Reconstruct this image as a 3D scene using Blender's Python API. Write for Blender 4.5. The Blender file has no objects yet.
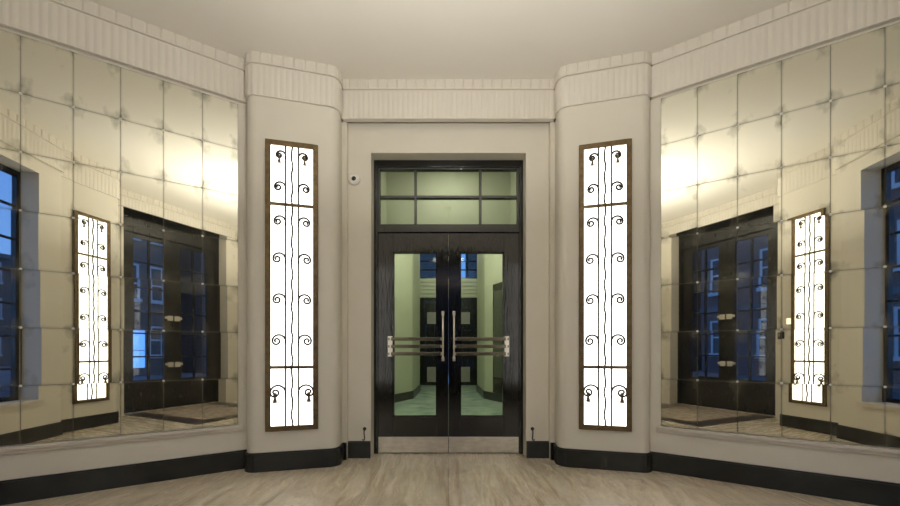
import bpy, bmesh, math, random
from mathutils import Vector, Matrix
random.seed(7)
PI = math.pi
scene = bpy.context.scene
COL = scene.collection

# ------------------------------------------------------------------ camera
cam_d = bpy.data.cameras.new('camera'); cam = bpy.data.objects.new('camera', cam_d); COL.objects.link(cam)
EYE = 1.05
cam.location = (0, 0, EYE); cam.rotation_euler = (PI/2, 0, 0)
cam_d.sensor_width = 36.0; cam_d.lens = 366/900*36
cam_d.shift_x = 1.5/900; cam_d.shift_y = (351-253)/900
cam_d.clip_start = 0.02; cam_d.clip_end = 300
scene.camera = cam

# ------------------------------------------------------------------ sky
world = bpy.data.worlds.new('dusk_sky'); scene.world = world; world.use_nodes = True
wn = world.node_tree; wn.nodes.clear()
tc = wn.nodes.new('ShaderNodeTexCoord'); sx = wn.nodes.new('ShaderNodeSeparateXYZ')
wr = wn.nodes.new('ShaderNodeValToRGB'); bg = wn.nodes.new('ShaderNodeBackground'); wo = wn.nodes.new('ShaderNodeOutputWorld')
wr.color_ramp.elements[0].position = 0.0; wr.color_ramp.elements[0].color = (0.17, 0.37, 0.86, 1)
wr.color_ramp.elements[1].position = 0.6; wr.color_ramp.elements[1].color = (0.06, 0.19, 0.68, 1)
wn.links.new(tc.outputs['Generated'], sx.inputs[0]); wn.links.new(sx.outputs['Z'], wr.inputs[0])
wn.links.new(wr.outputs[0], bg.inputs[0]); wn.links.new(bg.outputs[0], wo.inputs[0])
bg.inputs['Strength'].default_value = 0.85

# ------------------------------------------------------------------ lights, exposure
FILL_W = 45.0        # added fill light, set in an unseen uplighter bowl
PANEL_L = 1.75          # radiance of the four opal wall lights
def area(name, loc, rot, sx_, sy_, power, col):
    l = bpy.data.lights.new(name, 'AREA'); l.shape = 'RECTANGLE'; l.size = sx_; l.size_y = sy_; l.energy = power; l.color = col
    o = bpy.data.objects.new(name, l); COL.objects.link(o); o.location = loc; o.rotation_euler = rot
    return o
area('lobby_ceiling_lamp', (0, 4.55, 3.66), (0, 0, 0), 0.5, 0.3, 5.5, (1.0, 0.94, 0.82))
area('hall_ceiling_lamp', (0, 6.7, 4.1), (0, 0, 0), 1.0, 1.0, 40, (1.0, 0.95, 0.84))
area('far_hall_ceiling_lamp', (0, 10.3, 4.1), (0, 0, 0), 1.0, 0.6, 13, (1.0, 0.95, 0.84))
vs = scene.view_settings
vs.view_transform = 'Standard'; vs.look = 'None'; vs.exposure = 0.84; vs.gamma = 1.0; vs.use_curve_mapping = False
scene.cycles.use_denoising = True
scene.cycles.max_bounces = 14; scene.cycles.diffuse_bounces = 8; scene.cycles.glossy_bounces = 8; scene.cycles.transmission_bounces = 10
scene.cycles.sample_clamp_indirect = 6.0
scene.cycles.caustics_reflective = True

# ------------------------------------------------------------------ materials
def new_mat(name):
    m = bpy.data.materials.new(name); m.use_nodes = True
    return m, m.node_tree, m.node_tree.nodes['Principled BSDF']
def pbr(name, col, rough=0.5, metal=0.0, **k):
    m, nt, b = new_mat(name)
    b.inputs['Base Color'].default_value = (*col, 1); b.inputs['Roughness'].default_value = rough; b.inputs['Metallic'].default_value = metal
    for kk, v in k.items(): b.inputs[kk].default_value = v
    return m
def tex(nt, kind, scale=None, coord='Object', mapscale=None, rot=None):
    t = nt.nodes.new('ShaderNodeTexCoord'); n = nt.nodes.new(kind)
    src = t.outputs[coord]
    if mapscale or rot:
        mp = nt.nodes.new('ShaderNodeMapping')
        if mapscale: mp.inputs['Scale'].default_value = mapscale
        if rot: mp.inputs['Rotation'].default_value = rot
        nt.links.new(src, mp.inputs[0]); src = mp.outputs[0]
    nt.links.new(src, n.inputs['Vector'])
    if scale is not None: n.inputs['Scale'].default_value = scale
    return n
def ramp(nt, src, stops):
    r = nt.nodes.new('ShaderNodeValToRGB'); e = r.color_ramp.elements
    while len(e) < len(stops): e.new(0.5)
    for x, (p, c) in zip(e, stops): x.position = p; x.color = (*c, 1) if len(c) == 3 else c
    nt.links.new(src, r.inputs[0]); return r
def bump(nt, src, b, strength, dist=0.01):
    n = nt.nodes.new('ShaderNodeBump'); n.inputs['Strength'].default_value = strength; n.inputs['Distance'].default_value = dist
    nt.links.new(src, n.inputs['Height']); nt.links.new(n.outputs[0], b.inputs['Normal'])
def noisy(name, c0, c1, scale, rough, metal=0.0, mapscale=None, bmp=0.0, detail=4.0, lo=0.3, hi=0.7, coord='Object'):
    m, nt, b = new_mat(name)
    n = tex(nt, 'ShaderNodeTexNoise', scale, coord, mapscale); n.inputs['Detail'].default_value = detail
    r = ramp(nt, n.outputs['Fac'], [(lo, c0), (hi, c1)])
    nt.links.new(r.outputs[0], b.inputs['Base Color'])
    b.inputs['Roughness'].default_value = rough; b.inputs['Metallic'].default_value = metal
    if bmp: bump(nt, n.outputs['Fac'], b, bmp)
    return m

M = {}
M['wall'] = noisy('warm_cream_wall_paint', (0.65, 0.612, 0.525), (0.685, 0.648, 0.56), 2.2, 0.5, bmp=0.04)
M['ceiling'] = noisy('ceiling_paint', (0.745, 0.715, 0.645), (0.765, 0.735, 0.665), 1.5, 0.7)
M['plaster'] = noisy('cornice_paint', (0.665, 0.625, 0.55), (0.69, 0.65, 0.575), 3.0, 0.55)
M['plinth'] = noisy('black_marble', (0.006, 0.007, 0.007), (0.022, 0.024, 0.022), 5, 0.28, detail=8)
M['bronze'] = noisy('bronze', (0.11, 0.075, 0.038), (0.19, 0.135, 0.07), 25, 0.42, 0.75)
M['iron'] = pbr('dark_iron', (0.055, 0.047, 0.04), 0.5, 0.7)
M['tassel'] = noisy('gilt_tassel', (0.10, 0.075, 0.045), (0.2, 0.15, 0.08), 40, 0.5, 0.5)
M['gloss'] = noisy('black_gloss_paint', (0.004, 0.0045, 0.004), (0.009, 0.009, 0.008), 4, 0.09, mapscale=(13, 13, 2.2), bmp=0.22, detail=5)
_b = M['gloss'].node_tree.nodes['Principled BSDF']; _b.inputs['IOR'].default_value = 1.58
M['steel'] = noisy('satin_steel', (0.60, 0.56, 0.50), (0.80, 0.755, 0.68), 5, 0.36, 0.85, mapscale=(2, 2, 6), detail=8)
M['chrome'] = pbr('polished_nickel', (0.80, 0.75, 0.66), 0.2, 0.6)
M['bar'] = pbr('bronze_push_bar', (0.16, 0.14, 0.10), 0.25, 0.8)
M['white'] = pbr('white_plastic', (0.72, 0.70, 0.65), 0.4)
M['black'] = pbr('black_plastic', (0.012, 0.012, 0.012), 0.35)
M['reveal'] = noisy('grey_reveal_paint', (0.30, 0.29, 0.255), (0.34, 0.325, 0.285), 4, 0.5)
M['slaty'] = pbr('grey_green_door_paint', (0.07, 0.08, 0.06), 0.4)
M['green'] = noisy('pale_green_paint', (0.45, 0.47, 0.345), (0.49, 0.51, 0.38), 3, 0.5)
M['greenc'] = noisy('pale_green_ceiling', (0.46, 0.50, 0.35), (0.5, 0.54, 0.385), 3, 0.6)
M['hallfloor'] = noisy('green_terrazzo', (0.22, 0.31, 0.25), (0.40, 0.50, 0.41), 3.5, 0.22, detail=9)
M['dark'] = noisy('dark_door_paint', (0.008, 0.008, 0.008), (0.016, 0.016, 0.015), 4, 0.13, mapscale=(12, 12, 2), bmp=0.2)
M['seam'] = pbr('mirror_backing', (0.16, 0.145, 0.11), 0.6)
M['stud'] = pbr('mirror_stud', (0.78, 0.76, 0.70), 0.4, 0.0)
M['sill'] = noisy('stone_ledge', (0.56, 0.52, 0.45), (0.66, 0.61, 0.53), 9, 0.3, mapscale=(1, 1, 4))
M['matborder'] = noisy('mat_well_frame', (0.035, 0.024, 0.015), (0.06, 0.043, 0.027), 12, 0.3)
M['coir'] = noisy('coir_mat', (0.20, 0.155, 0.105), (0.42, 0.35, 0.26), 9, 0.95, bmp=0.5, detail=10)
M['paving'] = noisy('paving', (0.10, 0.10, 0.10), (0.17, 0.165, 0.16), 3, 0.8)
M['asphalt'] = noisy('asphalt', (0.035, 0.035, 0.037), (0.06, 0.06, 0.06), 20, 0.75)
M['slate'] = noisy('slate', (0.04, 0.042, 0.05), (0.07, 0.072, 0.08), 8, 0.6)
M['sash'] = pbr('white_sash_paint', (0.55, 0.55, 0.55), 0.4)
M['darkglass'] = pbr('night_window_glass', (0.02, 0.025, 0.03), 0.03, 0.0)
M['tyre'] = pbr('tyre', (0.012, 0.012, 0.012), 0.7)
M['vanpaint'] = pbr('pale_van_paint', (0.55, 0.6, 0.68), 0.25)

def brick_mat(name, c1, c2):
    m, nt, b = new_mat(name)
    t = nt.nodes.new('ShaderNodeTexCoord'); s = nt.nodes.new('ShaderNodeSeparateXYZ'); c = nt.nodes.new('ShaderNodeCombineXYZ')
    a = nt.nodes.new('ShaderNodeMath'); a.operation = 'ADD'
    nt.links.new(t.outputs['Object'], s.inputs[0]); nt.links.new(s.outputs[0], a.inputs[0]); nt.links.new(s.outputs[1], a.inputs[1])
    nt.links.new(a.outputs[0], c.inputs[0]); nt.links.new(s.outputs[2], c.inputs[1])
    br = nt.nodes.new('ShaderNodeTexBrick'); br.inputs['Scale'].default_value = 1.0
    br.inputs['Brick Width'].default_value = 0.225; br.inputs['Row Height'].default_value = 0.075; br.inputs['Mortar Size'].default_value = 0.008
    br.inputs['Color1'].default_value = (*c1, 1); br.inputs['Color2'].default_value = (*c2, 1); br.inputs['Mortar'].default_value = (0.2, 0.19, 0.18, 1)
    nt.links.new(c.outputs[0], br.inputs['Vector']); nt.links.new(br.outputs['Color'], b.inputs['Base Color']); b.inputs['Roughness'].default_value = 0.85
    return m
M['brick'] = brick_mat('brown_brick', (0.13, 0.085, 0.065), (0.09, 0.06, 0.05))
M['brick2'] = brick_mat('red_brick', (0.17, 0.075, 0.055), (0.12, 0.06, 0.045))

# opal glass lit from behind
m, nt, b = new_mat('lit_opal_glass'); M['opal'] = m
b.inputs['Base Color'].default_value = (0.8, 0.8, 0.78, 1); b.inputs['Roughness'].default_value = 0.35
n = tex(nt, 'ShaderNodeTexNoise', 2.5); r = ramp(nt, n.outputs['Fac'], [(0.25, (1.0, 0.965, 0.905)), (0.75, (1.0, 0.98, 0.93))])
nt.links.new(r.outputs[0], b.inputs['Emission Color']); b.inputs['Emission Strength'].default_value = PANEL_L
m = pbr('lit_shop_window', (0.2, 0.3, 0.5), 0.3); M['shop'] = m
m.node_tree.nodes['Principled BSDF'].inputs['Emission Color'].default_value = (0.10, 0.30, 0.95, 1); m.node_tree.nodes['Principled BSDF'].inputs['Emission Strength'].default_value = 1.1
m = pbr('lit_white_card', (0.8, 0.75, 0.65), 0.4); M['card'] = m
m.node_tree.nodes['Principled BSDF'].inputs['Emission Color'].default_value = (1, 0.86, 0.6, 1); m.node_tree.nodes['Principled BSDF'].inputs['Emission Strength'].default_value = 0.9

# clear glass (thin sheet): mostly straight-through with a mirror film
def glass_mat(name, tint, f=0.07):
    m = bpy.data.materials.new(name); m.use_nodes = True; nt = m.node_tree; nt.nodes.clear()
    o = nt.nodes.new('ShaderNodeOutputMaterial'); mx = nt.nodes.new('ShaderNodeMixShader'); tr = nt.nodes.new('ShaderNodeBsdfTransparent'); gl = nt.nodes.new('ShaderNodeBsdfGlossy')
    fr = nt.nodes.new('ShaderNodeFresnel'); ge = nt.nodes.new('ShaderNodeNewGeometry'); mr = nt.nodes.new('ShaderNodeMapRange')
    mr.inputs['To Min'].default_value = 1.38; mr.inputs['To Max'].default_value = 1/1.38
    nt.links.new(ge.outputs['Backfacing'], mr.inputs['Value']); nt.links.new(mr.outputs[0], fr.inputs['IOR'])
    tr.inputs[0].default_value = (*tint, 1); gl.inputs['Roughness'].default_value = 0.01; gl.inputs['Color'].default_value = (0.9, 0.9, 0.9, 1)
    nt.links.new(fr.outputs[0], mx.inputs[0]); nt.links.new(tr.outputs[0], mx.inputs[1]); nt.links.new(gl.outputs[0], mx.inputs[2]); nt.links.new(mx.outputs[0], o.inputs[0])
    return m
M['glass'] = glass_mat('clear_glass', (0.90, 0.95, 0.88))
M['winglass'] = glass_mat('window_glass', (0.9, 0.93, 0.96))

# travertine floor: streaks along Y, slab joints, polished
def floor_mat():
    m, nt, b = new_mat('travertine')
    n1 = tex(nt, 'ShaderNodeTexNoise', 3.0, 'Object', (6.5, 0.75, 1)); n1.inputs['Detail'].default_value = 9; n1.inputs['Roughness'].default_value = 0.68; n1.inputs['Distortion'].default_value = 0.4
    r = ramp(nt, n1.outputs['Fac'], [(0.30, (0.36, 0.28, 0.185)), (0.44, (0.56, 0.475, 0.355)), (0.56, (0.68, 0.60, 0.47)), (0.74, (0.80, 0.72, 0.585))])
    n2 = tex(nt, 'ShaderNodeTexNoise', 0.9, 'Object', (1, 1, 1)); n2.inputs['Detail'].default_value = 3
    mix = nt.nodes.new('ShaderNodeMix'); mix.data_type = 'RGBA'; mix.blend_type = 'MULTIPLY'; mix.inputs[0].default_value = 0.5
    r2 = ramp(nt, n2.outputs['Fac'], [(0.3, (0.72, 0.70, 0.66)), (0.7, (1, 1, 1))])
    nt.links.new(r.outputs[0], mix.inputs['A']); nt.links.new(r2.outputs[0], mix.inputs['B'])
    br = tex(nt, 'ShaderNodeTexBrick', 1.0, 'Object', rot=(0, 0, PI/2)); br.inputs['Brick Width'].default_value = 1.25; br.inputs['Row Height'].default_value = 0.62
    br.inputs['Mortar Size'].default_value = 0.0022; br.inputs['Color1'].default_value = (1, 1, 1, 1); br.inputs['Color2'].default_value = (0.9, 0.9, 0.88, 1); br.inputs['Mortar'].default_value = (0.45, 0.42, 0.38, 1)
    m2 = nt.nodes.new('ShaderNodeMix'); m2.data_type = 'RGBA'; m2.blend_type = 'MULTIPLY'; m2.inputs[0].default_value = 0.85
    nt.links.new(mix.outputs['Result'], m2.inputs['A']); nt.links.new(br.outputs['Color'], m2.inputs['B'])
    nt.links.new(m2.outputs['Result'], b.inputs['Base Color'])
    rr = ramp(nt, n1.outputs['Fac'], [(0.3, (0.34,)*3), (0.7, (0.2,)*3)]); nt.links.new(rr.outputs[0], b.inputs['Roughness'])
    bump(nt, n1.outputs['Fac'], b, 0.04)
    return m
M['floor'] = floor_mat()

# old silvered mirror: warm tint, tarnish creeping in from the tile edges
def mirror_mat():
    m = bpy.data.materials.new('aged_mirror'); m.use_nodes = True; nt = m.node_tree; nt.nodes.clear(); L = nt.links.new
    o = nt.nodes.new('ShaderNodeOutputMaterial'); mx = nt.nodes.new('ShaderNodeMixShader'); gl = nt.nodes.new('ShaderNodeBsdfGlossy'); df = nt.nodes.new('ShaderNodeBsdfDiffuse')
    t = nt.nodes.new('ShaderNodeTexCoord'); s = nt.nodes.new('ShaderNodeSeparateXYZ'); L(t.outputs['Generated'], s.inputs[0])
    def edge(sock):
        a = nt.nodes.new('ShaderNodeMath'); a.operation = 'SUBTRACT'; L(sock, a.inputs[0]); a.inputs[1].default_value = 0.5
        c = nt.nodes.new('ShaderNodeMath'); c.operation = 'ABSOLUTE'; L(a.outputs[0], c.inputs[0]); return c.outputs[0]
    ex, ez = edge(s.outputs['X']), edge(s.outputs['Z'])
    p = nt.nodes.new('ShaderNodeMath'); p.operation = 'MULTIPLY'; L(ex, p.inputs[0]); L(ez, p.inputs[1])      # 0.25 at the corners
    mxm = nt.nodes.new('ShaderNodeMath'); mxm.operation = 'MAXIMUM'; L(ex, mxm.inputs[0]); L(ez, mxm.inputs[1])
    info = nt.nodes.new('ShaderNodeObjectInfo')
    nz = nt.nodes.new('ShaderNodeTexNoise'); nz.noise_dimensions = '4D'; nz.inputs['Scale'].default_value = 3.2; nz.inputs['Detail'].default_value = 7
    wm = nt.nodes.new('ShaderNodeMath'); wm.operation = 'MULTIPLY'; wm.inputs[1].default_value = 37.0; L(info.outputs['Random'], wm.inputs[0])
    L(t.outputs['Generated'], nz.inputs['Vector']); L(wm.outputs[0], nz.inputs['W'])
    a1 = nt.nodes.new('ShaderNodeMath'); a1.operation = 'MULTIPLY_ADD'; L(p.outputs[0], a1.inputs[0]); a1.inputs[1].default_value = 1.5; L(nz.outputs['Fac'], a1.inputs[2])
    r = ramp(nt, a1.outputs[0], [(0.70, (0.0,)*3), (1.02, (0.55,)*3)])
    e1 = nt.nodes.new('ShaderNodeMath'); e1.operation = 'MULTIPLY_ADD'; L(mxm.outputs[0], e1.inputs[0]); e1.inputs[1].default_value = 1.0; e1.inputs[2].default_value = 0
    r2 = ramp(nt, e1.outputs[0], [(0.46, (0.0,)*3), (0.5, (0.22,)*3)])
    ad = nt.nodes.new('ShaderNodeMath'); ad.operation = 'ADD'; ad.use_clamp = True; L(r.outputs[0], ad.inputs[0]); L(r2.outputs[0], ad.inputs[1])
    hz = nt.nodes.new('ShaderNodeMath'); hz.operation = 'MULTIPLY_ADD'; L(info.outputs['Random'], hz.inputs[0]); hz.inputs[1].default_value = 0.1; L(ad.outputs[0], hz.inputs[2])
    L(hz.outputs[0], mx.inputs[0]); L(gl.outputs[0], mx.inputs[1]); L(df.outputs[0], mx.inputs[2]); L(mx.outputs[0], o.inputs[0])
    gl.inputs['Color'].default_value = (0.87, 0.855, 0.735, 1); gl.inputs['Roughness'].default_value = 0.012
    df.inputs['Color'].default_value = (0.20, 0.185, 0.135, 1)
    return m
M['mirror'] = mirror_mat()

# ------------------------------------------------------------------ mesh helpers
class MB:
    def __init__(s): s.v = []; s.f = []; s.sm = []
    def add(s, vs, fs, smooth=False):
        o = len(s.v); s.v += [tuple(p) for p in vs]
        for f in fs: s.f.append([i+o for i in f]); s.sm.append(smooth)
        return s
    def box(s, x0, x1, y0, y1, z0, z1):
        v = [(x, y, z) for z in (z0, z1) for y in (y0, y1) for x in (x0, x1)]
        return s.add(v, [(0,2,3,1), (4,5,7,6), (0,1,5,4), (2,6,7,3), (0,4,6,2), (1,3,7,5)])
    def prism(s, poly, z0, z1, smooth_from=None):
        a = sum(poly[i][0]*poly[(i+1) % len(poly)][1]-poly[(i+1) % len(poly)][0]*poly[i][1] for i in range(len(poly)))
        if a < 0: poly = poly[::-1]
        n = len(poly); v = [(x, y, z0) for x, y in poly]+[(x, y, z1) for x, y in poly]
        return s.add(v, [tuple(range(n))[::-1], tuple(range(n, 2*n))]+[(i, (i+1) % n, n+(i+1) % n, n+i) for i in range(n)])
    def tube(s, pts, r, k=8, cap=True, flat=1.0):
        pts = [Vector(p) for p in pts]; n = len(pts); rs = r if isinstance(r, (list, tuple)) else [r]*n
        T = []
        for i in range(n):
            d = pts[min(i+1, n-1)]-pts[max(i-1, 0)]; T.append(d.normalized())
        up = Vector((0, 1, 0)) if abs(T[0].y) < 0.9 else Vector((1, 0, 0))
        N = (up-T[0]*up.dot(T[0])).normalized(); v = []
        for i in range(n):
            N = (N-T[i]*N.dot(T[i])).normalized(); B = T[i].cross(N)
            for j in range(k):
                a = 2*PI*j/k; v.append(pts[i]+(N*math.cos(a)*flat+B*math.sin(a))*rs[i])
        f = [(i*k+j, i*k+(j+1) % k, (i+1)*k+(j+1) % k, (i+1)*k+j) for i in range(n-1) for j in range(k)]
        s.add(v, f, True)
        if cap:
            s.add(v[:k], [tuple(range(k))[::-1]]); s.add(v[-k:], [tuple(range(k))])
        return s
    def lathe(s, prof, c=(0, 0, 0), axis='z', k=20):
        v = []
        for r, h in prof:
            for j in range(k):
                a = 2*PI*j/k; x, y, z = r*math.cos(a), r*math.sin(a), h
                if axis == 'y': x, y, z = x, h, y
                if axis == 'x': x, y, z = h, x, y
                v.append((x+c[0], y+c[1], z+c[2]))
        n = len(prof)
        s.add(v, [(i*k+j, i*k+(j+1) % k, (i+1)*k+(j+1) % k, (i+1)*k+j) for i in range(n-1) for j in range(k)], True)
        return s.add(v[:k], [tuple(range(k))[::-1]]).add(v[-k:], [tuple(range(k))])
    def mirror_x(s):
        s.v = [(-x, y, z) for x, y, z in s.v]; s.f = [f[::-1] for f in s.f]; return s
    def build(s, name, mat, parent=None, bevel=0.0, loc=None):
        me = bpy.data.meshes.new(name); me.from_pydata(s.v, [], s.f)
        me.polygons.foreach_set('use_smooth', s.sm); me.update()
        bm = bmesh.new(); bm.from_mesh(me); bmesh.ops.remove_doubles(bm, verts=bm.verts, dist=1e-5); bmesh.ops.recalc_face_normals(bm, faces=bm.faces); bm.to_mesh(me); bm.free()
        o = bpy.data.objects.new(name, me); COL.objects.link(o); me.materials.append(M[mat] if isinstance(mat, str) else mat)
        if parent: o.parent = parent
        if loc: o.location = loc
        if bevel:
            bv = o.modifiers.new('bevel', 'BEVEL'); bv.width = bevel; bv.segments = 2; bv.limit_method = 'ANGLE'; bv.angle_limit = 0.7
        return o
def tag(o, label, cat, group=None, kind=None):
    o['label'] = label; o['category'] = cat
    if group: o['group'] = group
    if kind: o['kind'] = kind
    return o
def struct(o, label, cat): return tag(o, label, cat, None, 'structure')
def empty(name, loc, rz, label, cat, group=None, kind=None):
    o = bpy.data.objects.new(name, None); COL.objects.link(o); o.location = loc; o.rotation_euler = (0, 0, rz); o.empty_display_size = 0.1
    return tag(o, label, cat, group, kind)
def copy_tree(o, parent=None):
    c = o.copy(); COL.objects.link(c)
    if parent: c.parent = parent
    for ch in list(o.children): copy_tree(ch, c)
    return c
def cbox(x, y, z, dx, dy, dz): return MB().box(x-dx/2, x+dx/2, y-dy/2, y+dy/2, z-dz/2, z+dz/2)
def flip(pts): return [(-x, y) for x, y in pts][::-1]
SIDES = ((-1, 'left'), (1, 'right'))

# ------------------------------------------------------------------ plan of the vestibule (left half, walked from the inner doors to the street doors)
CEIL = 3.64; FR0 = 3.265; FR1 = 3.53
TH = math.atan2(0.5336, 0.8457)
dirM = Vector((-0.8425, -0.5387)); nM = Vector((0.5387, -0.8425))       # mirror wall: direction towards the near end, normal into the room
P_M = {-1: Vector((-1.872, 3.2555)), 1: Vector((-1.851, 3.1885))}        # far edge of the left and of the right mirror (right one given mirrored)
MCOLS, MROWS, TW = 7, 7, 0.2621
MZ0, MZ1 = 0.402, 3.242
ROWH = (MZ1-MZ0)/MROWS
def arc_corner(p0, p1, p2, r, n=8):
    p0, p1, p2 = Vector(p0), Vector(p1), Vector(p2); a = (p0-p1).normalized(); c = (p2-p1).normalized()
    ang = a.angle(c); d = r/math.tan(ang/2); s = p1+a*d; e = p1+c*d; ctr = p1+(a+c).normalized()*(r/math.sin(ang/2)); out = []
    v0, v1 = s-ctr, e-ctr; tot = v0.angle(v1)
    for i in range(n+1):
        t = i/n; out.append(tuple(ctr+(v0*math.sin((1-t)*tot)+v1*math.sin(t*tot))/math.sin(tot)))
    return out
PB, PA = (-1.01, 3.342), (-1.767, 3.15)                                 # front pilaster face
pil_f = [(-1.03, 3.54)]+arc_corner((-1.03, 3.60), PB, PA, 0.085)+arc_corner(PB, PA, (-1.79, 3.33), 0.085)+[(-1.785, 3.31)]
RA, RB = (-1.92, -0.128), (-1.19, -0.3105)                               # rear pilaster face
pil_r = [(-1.915, 0.005)]+arc_corner((-1.92, 0.05), RA, RB, 0.085)+arc_corner(RA, RB, (-1.20, -0.95), 0.06)+[(-1.20, -0.95)]
WR0 = Vector((-1.905, 0.0)); dirW = Vector((-0.8457, 0.5336)); nW = Vector((0.5336, 0.8457))
K_END = (3.473-1.905)/0.8457
SIDE_X = -3.473
M_END = {k: p+dirM*((p.x-SIDE_X)/0.8425) for k, p in P_M.items()}
W_END = WR0+dirW*K_END
# --- floor and ceiling
fl = MB().box(-3.75, 3.75, -1.32, 3.86, -0.12, 0.0).build('floor', 'floor'); struct(fl, 'polished pale travertine floor with streaky grain', 'floor')
ce = MB().box(-3.75, 3.75, -1.32, 3.86, CEIL, CEIL+0.12).build('ceiling', 'ceiling'); struct(ce, 'plain cream painted ceiling above the fluted cornice', 'ceiling')

# --- front wall around the inner doors
OPX, OPZ = 0.762, 2.998
w = MB()
for s in (-1, 1):
    pts = [(OPX, 3.60), (0.985, 3.60), (0.985, 3.54), (1.2, 3.54), (1.2, 3.82), (OPX, 3.82)]
    w.prism([(s*x, y) for x, y in pts], 0, CEIL)
w.box(-OPX, OPX, 3.60, 3.82, OPZ, CEIL)
struct(w.build('wall_front', 'wall'), 'cream wall framing the black double doors', 'wall')
# pilasters
for s, nm in SIDES:
    F = (lambda pts: pts) if s < 0 else (lambda pts: [(-x, y) for x, y in pts])
    struct(MB().prism(F(pil_f+[(-1.785, 3.7), (-1.03, 3.7)]), 0, CEIL).build('wall_front_'+nm, 'wall'), f'round-cornered cream pilaster holding the light panel {nm} of the doors', 'wall')
    struct(MB().prism(F(pil_r+[(-1.20, -1.2), (-1.33, -1.2), (-1.36, -0.5), (-1.86, -0.33), (-1.915, -0.1)]), 0, CEIL).build('wall_rear_'+nm, 'wall'), f'round-cornered cream pilaster {nm} of the street doors', 'wall')
    a = P_M[s]-dirM*0.12; e = M_END[s]
    struct(MB().prism(F([tuple(a), tuple(e), tuple(e-nM*0.14), tuple(a-nM*0.14)]), 0, CEIL).build('wall_mirror_'+nm, 'wall'), f'cream {nm} wall behind the mirror tiles', 'wall')
    struct(MB().prism(F([tuple(M_END[s]), (SIDE_X, W_END.y), (SIDE_X-0.14, W_END.y-0.1), (SIDE_X-0.14, M_END[s].y+0.1)]), 0, CEIL).build('wall_'+nm, 'wall'), f'short cream {nm} side wall between mirror and window', 'wall')
    # window wall with its opening
    WK0, WK1, WZ0, WZ1 = 0.285, 1.55, 0.48, 3.12; WT = 0.26
    def wp(k, d): return tuple(WR0+dirW*k-nW*d)
    w = MB()
    for k0, k1, z0, z1 in ((0, WK0, 0, CEIL), (WK1, K_END, 0, CEIL), (WK0, WK1, 0, WZ0), (WK0, WK1, WZ1, CEIL)):
        w.prism(F([wp(k0, 0), wp(k1, 0), wp(k1, WT), wp(k0, WT)]), z0, z1)
    struct(w.build('wall_window_'+nm, 'wall'), f'cream {nm} rear wall with the tall recessed window', 'wall')
    # window: frame + bars, pane
    fr = MB(); D0, D1 = 0.205, 0.255
    def bar(k0, k1, z0, z1, d0=D0, d1=D1): fr.prism(F([wp(k0, d0), wp(k1, d0), wp(k1, d1), wp(k0, d1)]), z0, z1)
    bar(WK0, WK0+0.04, WZ0, WZ1); bar(WK1-0.04, WK1, WZ0, WZ1); bar(WK0, WK1, WZ0, WZ0+0.05); bar(WK0, WK1, WZ1-0.06, WZ1)
    for i in range(1, 7): bar(WK0, WK1, WZ0+i*0.372-0.012, WZ0+i*0.372+0.012, 0.215, 0.245)
    for kk in (0.73, 1.14): bar(kk-0.014, kk+0.014, WZ0, WZ1, 0.215, 0.245)
    wo_ = fr.build('window_1' if s < 0 else 'window_2', 'gloss'); struct(wo_, f'tall black steel window in the {nm} rear wall', 'window')
    MB().prism(F([wp(WK0+0.01, 0.228), wp(WK1-0.01, 0.228), wp(WK1-0.01, 0.234), wp(WK0+0.01, 0.234)]), WZ0+0.01, WZ1-0.01).build('window_pane', 'winglass', wo_)
    MB().prism(F([wp(WK0-0.03, -0.03), wp(WK1+0.03, -0.03), wp(WK1+0.03, 0.0), wp(WK0-0.03, 0.0)]), WZ0-0.05, WZ0).build('window_sill', 'sill', wo_)
# rear wall around the street doors
RX, RZ, RY = 0.86, 3.47, -0.95
w = MB()
for s in (-1, 1): w.prism([(s*RX, RY), (s*1.21, RY), (s*1.21, -1.35), (s*RX, -1.35)], 0, CEIL)
w.box(-RX, RX, RY, -1.35, RZ, CEIL)
struct(w.build('wall_rear', 'wall'), 'cream wall round the street doors behind the camera', 'wall')

# ------------------------------------------------------------------ fluted cornice and black plinth along the plan
def resample(path, step):
    P = [Vector(p) for p in path]; L = [0]
    for i in range(1, len(P)): L.append(L[-1]+(P[i]-P[i-1]).length)
    n = max(1, round(L[-1]/step)); out = []; j = 0
    for i in range(n+1):
        t = L[-1]*i/n
        while j < len(P)-2 and L[j+1] < t: j += 1
        d = (P[j+1]-P[j]); seg = L[j+1]-L[j]; out.append((P[j]+d*((t-L[j])/seg), t))
    res = []
    for i in range(n+1):
        T = (out[min(i+1, n)][0]-out[max(i-1, 0)][0]).normalized(); res.append((out[i][0], Vector((-T.y, T.x)), out[i][1]))
    return res
def band(mb, path, z0, z1, fn, step, back=0.0):
    S = resample(path, step); v = []
    for p, nn, t in S:
        q = p+nn*fn(t); bq = p+nn*back
        v += [(bq.x, bq.y, z0), (q.x, q.y, z0), (q.x, q.y, z1), (bq.x, bq.y, z1)]
    f = []
    for i in range(len(S)-1):
        a, b_ = 4*i, 4*i+4
        f += [(a, b_, b_+1, a+1), (a+1, b_+1, b_+2, a+2), (a+2, b_+2, b_+3, a+3), (a+3, b_+3, b_, a)]
    m_ = 4*(len(S)-1); f += [(0, 1, 2, 3), (m_+3, m_+2, m_+1, m_)]
    return mb.add(v, f)
REED = 0.047
def reed(base): return lambda t: base+0.0045*abs(math.sin(PI*t/REED))
def dent(base):
    def g(t):
        u = (t/0.0915) % 1.0
        return base-0.009*max(0, 1-min(u, 1-u)/0.11)
    return g
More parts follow.
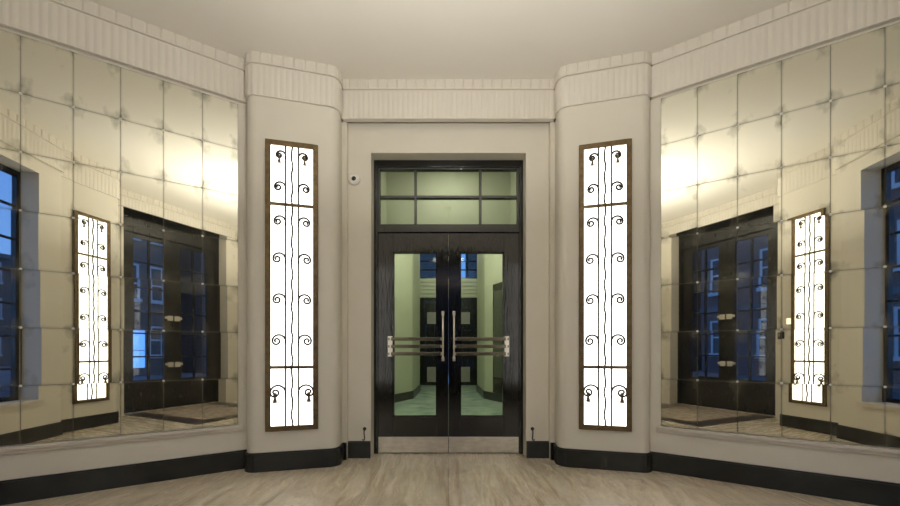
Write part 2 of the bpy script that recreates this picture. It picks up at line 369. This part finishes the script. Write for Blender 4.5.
def cornice(path, name, label, off=0.035, z0=FR0):
    mb = MB()
    band(mb, path, z0, FR1-0.008, reed(off), REED/6)
    band(mb, path, FR1-0.008, FR1+0.010, lambda t: off-0.006, 0.03)
    band(mb, path, FR1+0.010, FR1+0.018, lambda t: off+0.012, 0.03)
    band(mb, path, FR1+0.018, CEIL, dent(off+0.004), 0.0915/12)
    return struct(mb.build(name, 'plaster'), label, 'cornice')
def plinth(path, name, label, h=0.165, off=0.018):
    mb = MB(); band(mb, path, 0, h-0.012, lambda t: off, 0.02); band(mb, path, h-0.012, h, lambda t: off-0.006, 0.02)
    return struct(mb.build(name, 'plinth'), label, 'baseboard')
tn = [0]
def trim(): tn[0] += 1; return f'trim_{tn[0]}'
cornice([(1.06, 3.54), (-1.06, 3.54)], trim(), 'fluted cream cornice above the double doors', 0.05)
for s, nm in SIDES:
    G = (lambda p: p) if s < 0 else flip
    mw = [tuple(P_M[s]-dirM*0.10), tuple(M_END[s])]
    cornice(G(pil_f), trim(), f'fluted cream cornice wrapped round the {nm} pilaster', 0.012)
    cornice(G(mw), trim(), f'fluted cream cornice above the {nm} mirror wall')
    cornice(G([tuple(M_END[s]), (SIDE_X, W_END.y)]), trim(), f'fluted cream cornice on the short {nm} side wall')
    cornice(G([tuple(W_END), tuple(WR0)]), trim(), f'fluted cream cornice above the {nm} rear window')
    cornice(G(pil_r), trim(), f'fluted cream cornice round the {nm} rear pilaster', 0.012)
    plinth(G([(-OPX-0.004, 3.60), (-0.985, 3.60)]), 'baseboard_front_'+nm, f'black baseboard between the doors and the {nm} pilaster')
    plinth(G([(-0.985, 3.54), (-1.05, 3.54)]), 'baseboard_step_'+nm, f'short black baseboard at the {nm} wall step')
    plinth(G(pil_f), 'baseboard_pilaster_'+nm, f'curved black baseboard round the {nm} pilaster')
    plinth(G(mw), 'baseboard_mirror_'+nm, f'black baseboard under the {nm} mirror wall')
    plinth(G([tuple(M_END[s]), (SIDE_X, W_END.y)]), 'baseboard_'+nm, f'black baseboard on the short {nm} side wall')
    plinth(G([tuple(W_END), tuple(WR0)]), 'baseboard_window_'+nm, f'black baseboard under the {nm} rear window')
    plinth(G(pil_r), 'baseboard_rear_'+nm, f'curved black baseboard round the {nm} rear pilaster')
    # ledge under the mirror
    lb = MB(); a = P_M[s]-dirM*0.035; e = M_END[s]+dirM*-0.02
    F = (lambda pts: pts) if s < 0 else (lambda pts: [(-x, y) for x, y in pts])
    lb.prism(F([tuple(a), tuple(e), tuple(e+nM*0.03), tuple(a+nM*0.03)]), 0.366, 0.392)
    lb.prism(F([tuple(a), tuple(e), tuple(e+nM*0.018), tuple(a+nM*0.018)]), 0.342, 0.366)
    struct(lb.build(trim(), 'sill', bevel=0.003), f'narrow stone ledge under the {nm} mirror wall', 'ledge')
cornice([(-1.19, -0.95), (1.19, -0.95)], trim(), 'fluted cream cornice above the street doors', 0.03, 3.37)

# ------------------------------------------------------------------ mirror walls: 49 tiles and their studs on each side
tile_me = None
def mirror_wall(s, nm):
    rz = math.atan2(-dirM.y, -dirM.x) if s < 0 else -math.atan2(-dirM.y, -dirM.x)
    # local x runs along the wall away from the door end, local -y into the room
    root = empty('mirror_wall_panelling', (-s*P_M[s].x, P_M[s].y, MZ0), rz, f'tall {nm}-hand wall of aged square-cut mirror tiles with studs', 'mirror', 'mirror tile walls')
    MB().box(min(0, s*MCOLS*TW), max(0, s*MCOLS*TW), -0.006, 0.0, 0, MZ1-MZ0).build('backing', 'seam', root)
    first = None; RT = [(random.gauss(0, 0.0012), random.gauss(0, 0.0022)) for _ in range(MROWS)]
    for c in range(MCOLS):
        for r_ in range(MROWS):
            if first is None:
                hw, hh = TW/2-0.0011, ROWH/2-0.0011
                first = MB().box(-hw, hw, -0.004, 0.0, -hh, hh).build('mirror_tile', 'mirror', root); o = first
            else:
                o = first.copy(); COL.objects.link(o); o.parent = root
            o.location = (s*(c+0.5)*TW, -0.0085, (r_+0.5)*ROWH)
            o.rotation_euler = (RT[r_][0]+random.gauss(0, 0.0008), 0, RT[r_][1]+random.gauss(0, 0.0009))
    st = None
    for c in range(1, MCOLS):
        for r_ in range(1, MROWS):
            if st is None:
                st = MB().lathe([(0.0, -0.006), (0.005, -0.0055), (0.0082, -0.003), (0.009, 0.0)], axis='y', k=14).build('mirror_stud', 'stud', root); o = st
            else:
                o = st.copy(); COL.objects.link(o); o.parent = root
            o.location = (s*c*TW, -0.0125, r_*ROWH)
    return root
for s, nm in SIDES: mirror_wall(s, nm)

# ------------------------------------------------------------------ lit wall panels
PW, PH = 0.434, 2.544
def spiral(R, sgn, x0, z0):
    # shepherd's crook: a wide arch off the upright, then a tighter curl hanging at its outer end
    pts = [(x0, 0, z0-R*0.75), (x0, 0, z0-R*0.35)]
    for i in range(13):
        a = PI-PI*i/12; pts.append((x0+sgn*(R+R*math.cos(a)), 0, z0+R*math.sin(a)))
    r2 = R*0.62; cx = 2*R-r2
    for i in range(1, 21):
        q = i/20; a = -q*PI*2.35; rad = r2*(1-0.72*max(0, q-0.12)/0.88)
        pts.append((x0+sgn*(cx+rad*math.cos(a)), 0, z0+rad*math.sin(a)))
    return pts
def light_panel(loc, rz, label):
    root = empty('wall_light_panel', loc, rz, label, 'wall light', 'tall lit wall panels')
    b = 0.043; y0, y1 = -0.022, 0.0
    f = MB().box(-PW/2, -PW/2+b, y0, y1, 0, PH).box(PW/2-b, PW/2, y0, y1, 0, PH).box(-PW/2+b, PW/2-b, y0, y1, 0, b).box(-PW/2+b, PW/2-b, y0, y1, PH-b, PH)
    f.build('frame', 'bronze', root, bevel=0.003)
    MB().box(-PW/2+b*0.8, PW/2-b*0.8, -0.007, -0.003, b*0.8, PH-b*0.8).build('opal_pane', 'opal', root)
    for zf in (0.219, 0.781):
        z = PH*(1-zf); MB().box(-PW/2+b, PW/2-b, -0.02, -0.008, z-0.013, z+0.013).build('glazing_bar', 'bronze', root)
    ux = 0.0535
    for sg in (-1, 1):
        MB().tube([(sg*ux, -0.014, b), (sg*ux, -0.014, PH-b)], 0.0072).build('upright_bar', 'iron', root)
    MB().tube([(0.0055*math.sin(2*PI*(b+(PH-2*b)*i/160)/0.19)+0.0015*math.sin(i*0.9), -0.014, b+(PH-2*b)*i/160) for i in range(161)], 0.0082, 6).build('wavy_rod', 'iron', root)
    for fr_, R, ts in ((.050, .037, 1), (.160, .044, 0), (.278, .046, 0), (.407, .050, 0), (.548, .050, 0), (.690, .053, 0), (.868, .062, 2)):
        for sg in (-1, 1):
            z = PH*(1-fr_); pts = [(x, -0.014, zz) for x, _, zz in spiral(R, sg, sg*ux, z)]
            sc = MB().tube(pts, [0.0085]*(len(pts)-2)+[0.009, 0.012], 7).build('scroll', 'iron', root)
            if ts:
                cx, _, cz = pts[-1]; cx = sg*(ux+R*1.38); k = 1.0 if ts == 2 else 0.8
                MB().lathe([(0.003, 0.0), (0.015*k, -0.005), (0.016*k, -0.02), (0.008*k, -0.032), (0.010*k, -0.042*k), (0.019*k, -0.082*k), (0.018*k, -0.088*k)], (cx, -0.014, cz+0.008), k=10).build('tassel', 'tassel', sc)
    return root
ang = math.atan2(0.106, 0.421)
for s, nm in SIDES:
    light_panel((s*1.3845, 3.246-0.0015, 0.350), -s*ang*1 if s > 0 else ang, f'tall lit panel in a bronze frame on the pilaster {nm} of the inner doors')
    cx = 1.53; t_ = (1.92-cx)/0.73; cy = -0.128-0.1825*t_+0.0015
    light_panel((s*cx, cy, 0.350), PI+(-ang if s < 0 else ang), f'tall lit panel on the rear {nm} pilaster by the street doors, seen mirrored')

# ------------------------------------------------------------------ inner double doors and transom
DY = 3.75
fr = MB().box(-OPX, -0.722, 3.733, 3.82, 0, OPZ).box(0.722, OPX, 3.733, 3.82, 0, OPZ).box(-0.722, 0.722, 3.733, 3.82, 2.93, OPZ).box(-0.722, 0.722, 3.733, 3.82, 2.262, 2.341)
fo = fr.build(trim(), 'gloss', bevel=0.004); struct(fo, 'glossy black frame round the inner double doors', 'door frame')
# inner stop moulding of the transom
tr = MB().box(-0.722, -0.70, 3.745, 3.80, 2.341, 2.93).box(0.70, 0.722, 3.745, 3.80, 2.341, 2.93).box(-0.70, 0.70, 3.745, 3.80, 2.908, 2.93).box(-0.70, 0.70, 3.745, 3.80, 2.341, 2.348)
for x in (-0.338, 0.326): tr.box(x-0.013, x+0.013, 3.745, 3.80, 2.348, 2.908)
tr.box(-0.70, 0.70, 3.747, 3.80, 2.617, 2.643)
to = tr.build('window_3', 'gloss', bevel=0.003); struct(to, 'black transom window of six panes above the double doors', 'window')
MB().box(-0.70, 0.70, 3.775, 3.781, 2.348, 2.908).build('window_pane', 'glass', to)
def door_leaf(s, name, label):
    W = 0.7212; g = s   # hinge at |x|=0.722, meeting at 0.003; local x from hinge towards the meeting stile
    root = empty(name, (s*0.722, DY, 0.006), 0, label, 'door', 'inner double doors', 'structure')
    X = lambda a: -s*a
    def bx(mb, a0, a1, y0, y1, z0, z1): return mb.box(min(X(a0), X(a1)), max(X(a0), X(a1)), y0, y1, z0, z1)
    H = 2.252; z0, z1 = 0.368, 2.058; ga, gb = 0.153, 0.604; T = 0.045
    mb = MB(); bx(mb, 0, ga, 0, T, 0, H); bx(mb, gb, W, 0, T, 0, H); bx(mb, ga, gb, 0, T, z1, H); bx(mb, ga, gb, 0, T, 0, z0)
    mb.build('door_panel', 'gloss', root, bevel=0.003)
    bd = MB()
    for q in ((ga, ga+0.012, z0, z1), (gb-0.012, gb, z0, z1), (ga, gb, z0, z0+0.012), (ga, gb, z1-0.012, z1)): bx(bd, q[0], q[1], 0.006, T-0.006, q[2], q[3])
    bd.build('glazing_bead', 'gloss', root)
    bx(MB(), ga+0.006, gb-0.006, 0.019, 0.025, z0+0.006, z1-0.006).build('glass_pane', 'glass', root)
    bx(MB(), 0.004, W-0.003, -0.004, 0.0, 0.004, 0.165).build('kick_plate', 'steel', root, bevel=0.001)
    # push bars across the glass, their end plate and the pull handle
    zb = [1.05+(351-y)*3.72/366-0.006 for y in (339, 346.4, 353.8)]
    ep = bx(MB(), ga-0.052, ga-0.004, -0.006, 0.0, zb[2]-0.028, zb[0]+0.03).build('bar_plate', 'chrome', root, bevel=0.001)
    for z in zb:
        bx(MB(), ga-0.046, ga-0.016, -0.016, -0.006, z-0.012, z+0.012).build('bar_socket', 'black', ep)
        bx(MB(), ga-0.014, W-0.075, -0.036, -0.024, z-0.017, z+0.017).build('push_bar', 'bar', root, bevel=0.002)
        bx(MB(), ga-0.03, ga-0.014, -0.036, 0.0, z-0.011, z+0.011).build('bar_bracket', 'chrome', root)
        bx(MB(), W-0.085, W-0.068, -0.036, 0.0, z-0.014, z+0.014).build('bar_bracket', 'chrome', root)
    xc = W-0.055; zt, zl = 1.05+39*3.7/366, 1.05-10.5*3.7/366
    h = MB().tube([(X(xc), -0.06, zl+0.012), (X(xc), -0.06, zt-0.012)], 0.0095, 12).build('pull_handle', 'chrome', root)
    for z in (zt-0.02, zl+0.02):
        bx(MB(), xc-0.014, xc+0.014, -0.068, 0.0, z-0.022, z+0.022).build('handle_mount', 'chrome', h, bevel=0.003)
    return root
door_leaf(-1, 'door_1', 'glossy black left leaf of the inner doors with steel kick plate')
door_leaf(1, 'door_2', 'glossy black right leaf of the inner doors with steel kick plate')

# invented bowl uplighter, out of view, added to brighten the whole vestibule
root = empty('added_fill_pendant', (0, 0.92, 2.10), 0, 'added plaster bowl uplighter hung out of view to brighten the vestibule', 'added fill light')
MB().lathe([(0.0, 0.0), (0.05, 0.004), (0.105, 0.03), (0.145, 0.08), (0.16, 0.12), (0.153, 0.12), (0.137, 0.085), (0.095, 0.04), (0.0, 0.015)], k=36).build('bowl', 'plaster', root)
MB().lathe([(0.0, 0.10), (0.142, 0.10), (0.142, 0.105), (0.0, 0.105)], k=36).build('diffuser', 'white', root)
for k in range(3):
    a = 2*PI*k/3; MB().tube([(0.154*math.cos(a), 0.154*math.sin(a), 0.115), (0, 0, 0.9), ], 0.004, 6).build('chain', 'bronze', root)
MB().tube([(0, 0, 0.9), (0, 0, CEIL-2.10)], 0.008, 8).build('rod', 'bronze', root)
MB().lathe([(0.0, CEIL-2.14), (0.05, CEIL-2.15), (0.07, CEIL-2.10)], k=24).build('canopy', 'bronze', root)
_l = bpy.data.lights.new('added_fill_lamp', 'AREA'); _l.shape = 'DISK'; _l.size = 0.26; _l.energy = FILL_W; _l.color = (1.0, 0.955, 0.885)  # fill light added above the unseen bowl, aimed at the ceiling
_o = bpy.data.objects.new('added_fill_lamp', _l); COL.objects.link(_o); _o.location = (0, 0.92, 2.10+0.115); _o.rotation_euler = (PI, 0, 0)

# small fittings on the front wall
root = empty('wall_sensor', (-0.925, 3.60, 2.735), 0, 'small round white sensor with dark centre left of the transom', 'sensor')
MB().lathe([(0.058, 0.0), (0.058, -0.012), (0.050, -0.022), (0.030, -0.028), (0.0, -0.028)][::-1], axis='y', k=28).build('casing', 'white', root)
MB().lathe([(0.0, -0.036), (0.016, -0.034), (0.022, -0.028), (0.022, -0.02)], axis='y', k=20).build('sensor_eye', 'black', root)
for s, nm in SIDES:
    root = empty('cabin_hook', (s*0.825, 3.60, 0.20), 0, f'small black cabin hook hanging on the wall {nm} of the inner doors', 'hook', 'door hooks')
    MB().lathe([(0.017, 0.0), (0.017, -0.005), (0.008, -0.008)], (0, 0, 0.085), 'y', 16).build('hook_plate', 'black', root)
    MB().tube([(0, -0.004, 0.085), (0, -0.02, 0.083), (0.002*s, -0.02, 0.05), (-0.004*s, -0.02, 0.0), (-0.001*s, -0.021, -0.02), (0.010*s, -0.022, -0.026), (0.014*s, -0.022, -0.012)], 0.0055, 8).build('hook_arm', 'black', root)

# ------------------------------------------------------------------ lobby and hall beyond the inner doors
struct(MB().box(-2.7, 2.7, 3.86, 11.6, -0.12, 0.0).build('floor_hall', 'hallfloor'), 'green terrazzo floor of the hall beyond the doors', 'floor')
struct(MB().box(-2.7, 2.7, 3.82, 11.6, 4.25, 4.37).build('ceiling_hall', 'greenc'), 'pale green ceiling of the hall beyond the doors', 'ceiling')
struct(MB().box(-0.874, 0.874, 5.2, 5.4, 2.56, 4.25).build('wall_hall_bulkhead', 'green'), 'pale green bulkhead seen through the transom', 'wall')
struct(MB().box(-1.3, 1.3, 3.83, 5.2, 3.72, 3.84).build('ceiling_lobby', 'greenc'), 'pale green lobby ceiling behind the transom', 'ceiling')
for s, nm in SIDES:
    G = (lambda pts: [(-s*-1*x if False else s*x, y) for x, y in pts])
    struct(MB().prism(G([(0.874, 3.83), (0.874, 5.4), (2.7, 5.4), (2.7, 5.25), (1.0, 5.25), (1.0, 3.83)]), 0, 4.25).build('wall_hall_front_'+nm, 'green'), f'pale green {nm} lobby wall just beyond the doors', 'wall')
    struct(MB().prism(G([(2.55, 5.4), (2.55, 11.6), (2.7, 11.6), (2.7, 5.4)]), 0, 4.25).build('wall_hall_'+nm, 'green'), f'pale green {nm} wall of the hall beyond', 'wall')
    pier = [(2.55, 7.2), (1.22, 7.22)]+arc_corner((1.15, 7.3), (0.79, 8.1), (0.75, 9.6), 0.35, 10)+[(0.75, 9.6), (2.55, 9.6)]
    struct(MB().prism(G(pier), 0, 4.25).build('wall_hall_pier_'+nm, 'green'), f'rounded pale green {nm} pier in the hall', 'wall')
    pp = pier[1:-1]
    band_path = [(-x, y) for x, y in pp][::-1] if s < 0 else pp
    bb = MB(); band(bb, band_path, 0, 0.17, lambda t: 0.02 if s > 0 else 0.02, 0.05)
    struct(bb.build('baseboard_hall_'+nm, 'plinth'), f'black baseboard round the {nm} hall pier', 'baseboard')
# dark framed door in the right pier face
dv = Vector((-0.36, 0.8)).normalized()
nv = Vector((-dv.y, dv.x))
p0 = Vector((1.15, 7.38))+nv*0.012; p1 = Vector((0.965, 7.79))+nv*0.012
d5 = MB().prism([tuple(p0-nv*0.012), tuple(p1-nv*0.012), tuple(p1+nv*0.012), tuple(p0+nv*0.012)], 0.17, 2.46).build('door_5', 'dark'); struct(d5, 'dark narrow door in the right hall pier', 'door')
p0b = p0+nv*0.013+dv*0.05; p1b = p1+nv*0.013-dv*0.05
MB().prism([tuple(p0b-nv*0.001), tuple(p1b-nv*0.001), tuple(p1b+nv*0.008), tuple(p0b+nv*0.008)], 0.5, 2.3).build('door_inset', 'slaty', d5)
# far wall with grooves, doors and window
FY = 11.2
w = MB()
w.box(-2.55, -1.02, FY, FY+0.25, 0, 4.25).box(1.02, 2.55, FY, FY+0.25, 0, 4.25).box(-1.02, 1.02, FY, FY+0.25, 4.12, 4.25)
for i in range(5):
    z = 2.68+i*0.118; w.box(-1.02, 1.02, FY+0.02, FY+0.25, z, z+0.118); w.box(-1.02, 1.02, FY, FY+0.02, z+0.012, z+0.106)
struct(w.build('wall_hall_far', 'green'), 'far pale green hall wall with grooved band above its doors', 'wall')
fw = MB()
for x0, x1 in ((-1.02, -0.06), (0.06, 1.02)):
    fw.box(x0, x0+0.04, FY+0.06, FY+0.12, 3.27, 4.12).box(x1-0.04, x1, FY+0.06, FY+0.12, 3.27, 4.12)
    for z in (3.27, 3.53, 3.80, 4.08): fw.box(x0, x1, FY+0.07, FY+0.11, z, z+0.035)
fw.box(-0.06, 0.06, FY+0.03, FY+0.14, 3.27, 4.12)
wo_ = fw.build('window_4', 'gloss'); struct(wo_, 'dark barred window high above the far hall doors', 'window')
MB().box(-1.0, 1.0, FY+0.085, FY+0.09, 3.28, 4.11).build('window_pane', 'winglass', wo_)
for s, nm, num in ((-1, 'left', 6), (1, 'right', 7)):
    x0, x1 = sorted((s*0.005, s*1.02))
    lf = MB().box(x0, x1, FY+0.04, FY+0.1, 0.0, 2.68).build(f'door_{num}', 'dark', bevel=0.004); struct(lf, f'dark {nm} leaf of the far hall doors with two grey panels', 'door')
    for z0, z1 in ((0.10, 0.56), (1.88, 2.24)):
        cx = s*0.50; MB().box(cx-0.16, cx+0.16, FY+0.032, FY+0.04, z0, z1).build('door_inset', 'reveal', lf, bevel=0.004)
    MB().box(s*0.16-0.012, s*0.16+0.012, FY+0.0, FY+0.04, 1.0, 1.5).build('door_handle', 'chrome', lf)

# ------------------------------------------------------------------ street doors behind the camera
SY = -1.21
fr = MB()
for s in (-1, 1):
    x0, x1 = sorted((s*0.80, s*RX)); fr.box(x0, x1, SY-0.09, SY+0.03, 0, RZ)
fr.box(-0.80, 0.80, SY-0.09, SY+0.03, 3.06, RZ).box(-0.80, 0.80, SY-0.09, SY+0.045, 3.06, 3.14)
struct(fr.build(trim(), 'dark', bevel=0.004), 'dark frame and deep header of the street doors', 'door frame')
def street_leaf(s, name, label):
    root = empty(name, (s*0.80, SY, 0.006), 0, label, 'door', 'street double doors', 'structure')
    W = 0.797; X = lambda a: -s*a; T = 0.05
    def bx(mb, a0, a1, y0, y1, z0, z1): return mb.box(min(X(a0), X(a1)), max(X(a0), X(a1)), y0, y1, z0, z1)
    ga, gb, z0, z1, H = 0.19, 0.665, 0.54, 2.98, 3.05
    mb = MB(); bx(mb, 0, ga, -T, 0, 0, H); bx(mb, gb, W, -T, 0, 0, H); bx(mb, ga, gb, -T, 0, z1, H); bx(mb, ga, gb, -T, 0, 0, z0)
    mid = (ga+gb)/2; bx(mb, mid-0.016, mid+0.016, -T+0.008, -0.008, z0, z1)
    for i in range(1, 6):
        z = z0+(z1-z0)*i/6; bx(mb, ga, gb, -T+0.008, -0.008, z-0.013, z+0.013)
    mb.build('door_panel', 'dark', root, bevel=0.003)
    bx(MB(), ga, gb, -0.028, -0.022, z0, z1).build('glass_pane', 'winglass', root)
    bx(MB(), ga-0.06, gb+0.03, 0.0, 0.004, 0.06, 0.24).build('kick_plate', 'dark', root)
    for z in (0.80, 1.66):
        lk = bx(MB(), W-0.10, W-0.012, 0.0, 0.028, z-0.045, z+0.045).build('rim_lock', 'chrome', root, bevel=0.004)
        bx(MB(), W-0.14, W-0.10, 0.0, 0.02, z-0.012, z+0.03).build('lock_knob', 'chrome', lk)
    return root
street_leaf(-1, 'door_3', 'dark twelve-pane street door leaf on the side away from the intercom')
street_leaf(1, 'door_4', 'dark twelve-pane street door leaf on the side next to the intercom')
# mat well in front of the street doors
root = empty('door_mat', (0, 0, 0), 0, 'brown coir mat in a dark frame before the street doors', 'mat')
MX, MY0, MY1, MBW = 0.80, -1.05, 0.86, 0.26
f = MB().box(-MX, -MX+MBW, MY0, MY1, 0, 0.006).box(MX-MBW, MX, MY0, MY1, 0, 0.006).box(-MX+MBW, MX-MBW, MY1-MBW, MY1, 0, 0.006)
f.build('mat_frame', 'matborder', root)
MB().box(-MX+MBW, MX-MBW, MY0, MY1-MBW, 0, 0.005).build('mat_pile', 'coir', root)
# intercom and lit card on the wall right of the street doors
root = empty('intercom', (1.200, -0.338, 1.27), 0.8, 'small dark intercom box on the rounded pilaster corner right of the street doors', 'intercom')
MB().box(-0.045, 0.045, 0.0, 0.034, -0.05, 0.05).build('casing', 'black', root, bevel=0.004)
MB().box(-0.022, 0.022, 0.034, 0.037, -0.015, 0.025).build('speaker_grille', 'chrome', root)
root = empty('entry_keypad', (1.285, -0.2867, 1.45), 0.245, 'small lit cream keypad above the intercom on the right rear pilaster', 'keypad')
MB().box(-0.034, 0.034, 0.0, 0.012, -0.05, 0.05).build('casing', 'white', root, bevel=0.003)
MB().box(-0.026, 0.026, 0.012, 0.014, -0.04, 0.04).build('lit_face', 'card', root)

# ------------------------------------------------------------------ the street
struct(MB().box(-40, 40, -4.2, -1.36, -0.3, -0.13).build('pavement', 'paving'), 'grey pavement outside the street doors', 'pavement')
struct(MB().box(-40, 40, -12, -4.2, -0.35, -0.25).build('road', 'asphalt'), 'dark asphalt street outside', 'road')
struct(MB().box(-40, 40, -43, -12, -0.3, -0.13).build('far_pavement', 'paving'), 'grey pavement across the street', 'pavement')
def house(x0, x1, y, h, mat, label, floors, cols, shop=False):
    root = empty('terrace_house', ((x0+x1)/2, y, -0.13), 0, label, 'house', 'brick houses across the street')
    w_ = x1-x0
    MB().box(-w_/2, w_/2, -4, 0, 0, h).build('facade', mat, root)
    MB().prism([(-w_/2-0.05, 0.22), (w_/2+0.05, 0.22), (w_/2+0.05, -0.1), (-w_/2-0.05, -0.1)], h-0.35, h).build('parapet', 'paving', root)
    MB().box(-w_/2, w_/2, 0, 0.1, 3.15, 3.4).build('string_course', 'paving', root)
    fh = (h-0.4)/floors
    wn_ = None
    for fl_ in range(floors):
        for c in range(cols):
            cx = -w_/2+w_*(c+0.5)/cols; z = fl_*fh+0.95; hh = min(1.75, fh-1.2)
            if shop and fl_ == 0 and c == 0:
                sf = MB().box(cx-0.8, cx+0.8, 0.0, 0.06, 0.4, 2.2).build('shop_window', 'shop', root)
                MB().box(cx-0.02, cx+0.02, 0.06, 0.1, 0.4, 2.2).box(cx-0.8, cx+0.8, 0.06, 0.1, 1.2, 1.24).build('glazing_bar', 'sash', sf)
                continue
            f = MB().box(-0.55, -0.46, 0, 0.07, 0, hh).box(0.46, 0.55, 0, 0.07, 0, hh).box(-0.46, 0.46, 0, 0.07, hh-0.09, hh).box(-0.6, 0.6, 0, 0.16, -0.1, 0.06).box(-0.46, 0.46, 0, 0.06, hh/2-0.035, hh/2+0.035).box(-0.02, 0.02, 0, 0.05, 0.06, hh-0.09)
            fo_ = f.build('sash_window', 'sash', root, loc=(cx, 0, z))
            MB().box(-0.46, 0.46, 0.004, 0.02, 0.06, hh-0.09).build('pane', 'darkglass', fo_)
    MB().box(-0.5, 0.5, -2.2, -1.4, h, h+1.3).build('chimney', mat, root)
house(-23.0, -15.9, -14.2, 9.5, 'brick2', 'red brick house with dark sashes at the far end of the street', 3, 3)
house(-15.7, -9.3, -14.2, 10.2, 'brick', 'tall brown brick house with six sash windows', 3, 3)
house(-8.2, 0.2, -14.2, 9.8, 'brick2', 'red brick house facing the street doors, white sashes', 3, 4)
house(4.2, 7.2, -14.2, 8.6, 'brick', 'narrow brown brick house with a blue-lit shop window', 3, 2, True)
house(-7.0, 12.0, -42, 9.6, 'brick', 'long brown brick terrace at the end of the side streets', 3, 7)
house(8.4, 14.0, -14.2, 8.6, 'brick2', 'red brick house beyond the gap in the terrace', 3, 3)
house(14.2, 22, -14.2, 9.4, 'brick', 'brown brick house at the other end of the street', 3, 3)
root = empty('neighbouring_building', (0, 17.5, -0.1), 0, 'dark brick building left of the gap outside the far hall window', 'building')
MB().box(-6, 0.55, 0, 3, 0, 9).build('facade', 'brick', root)
MB().box(-6, 0.55, -0.1, 0, 8.6, 9).build('parapet', 'paving', root)
root = empty('neighbouring_building', (0, 17.5, -0.1), 0, 'dark brick building right of the gap outside the far hall window', 'building')
MB().box(0.95, 6, 0, 3, 0, 9).build('facade', 'brick', root)
MB().box(0.95, 6, -0.1, 0, 8.6, 9).build('parapet', 'paving', root)
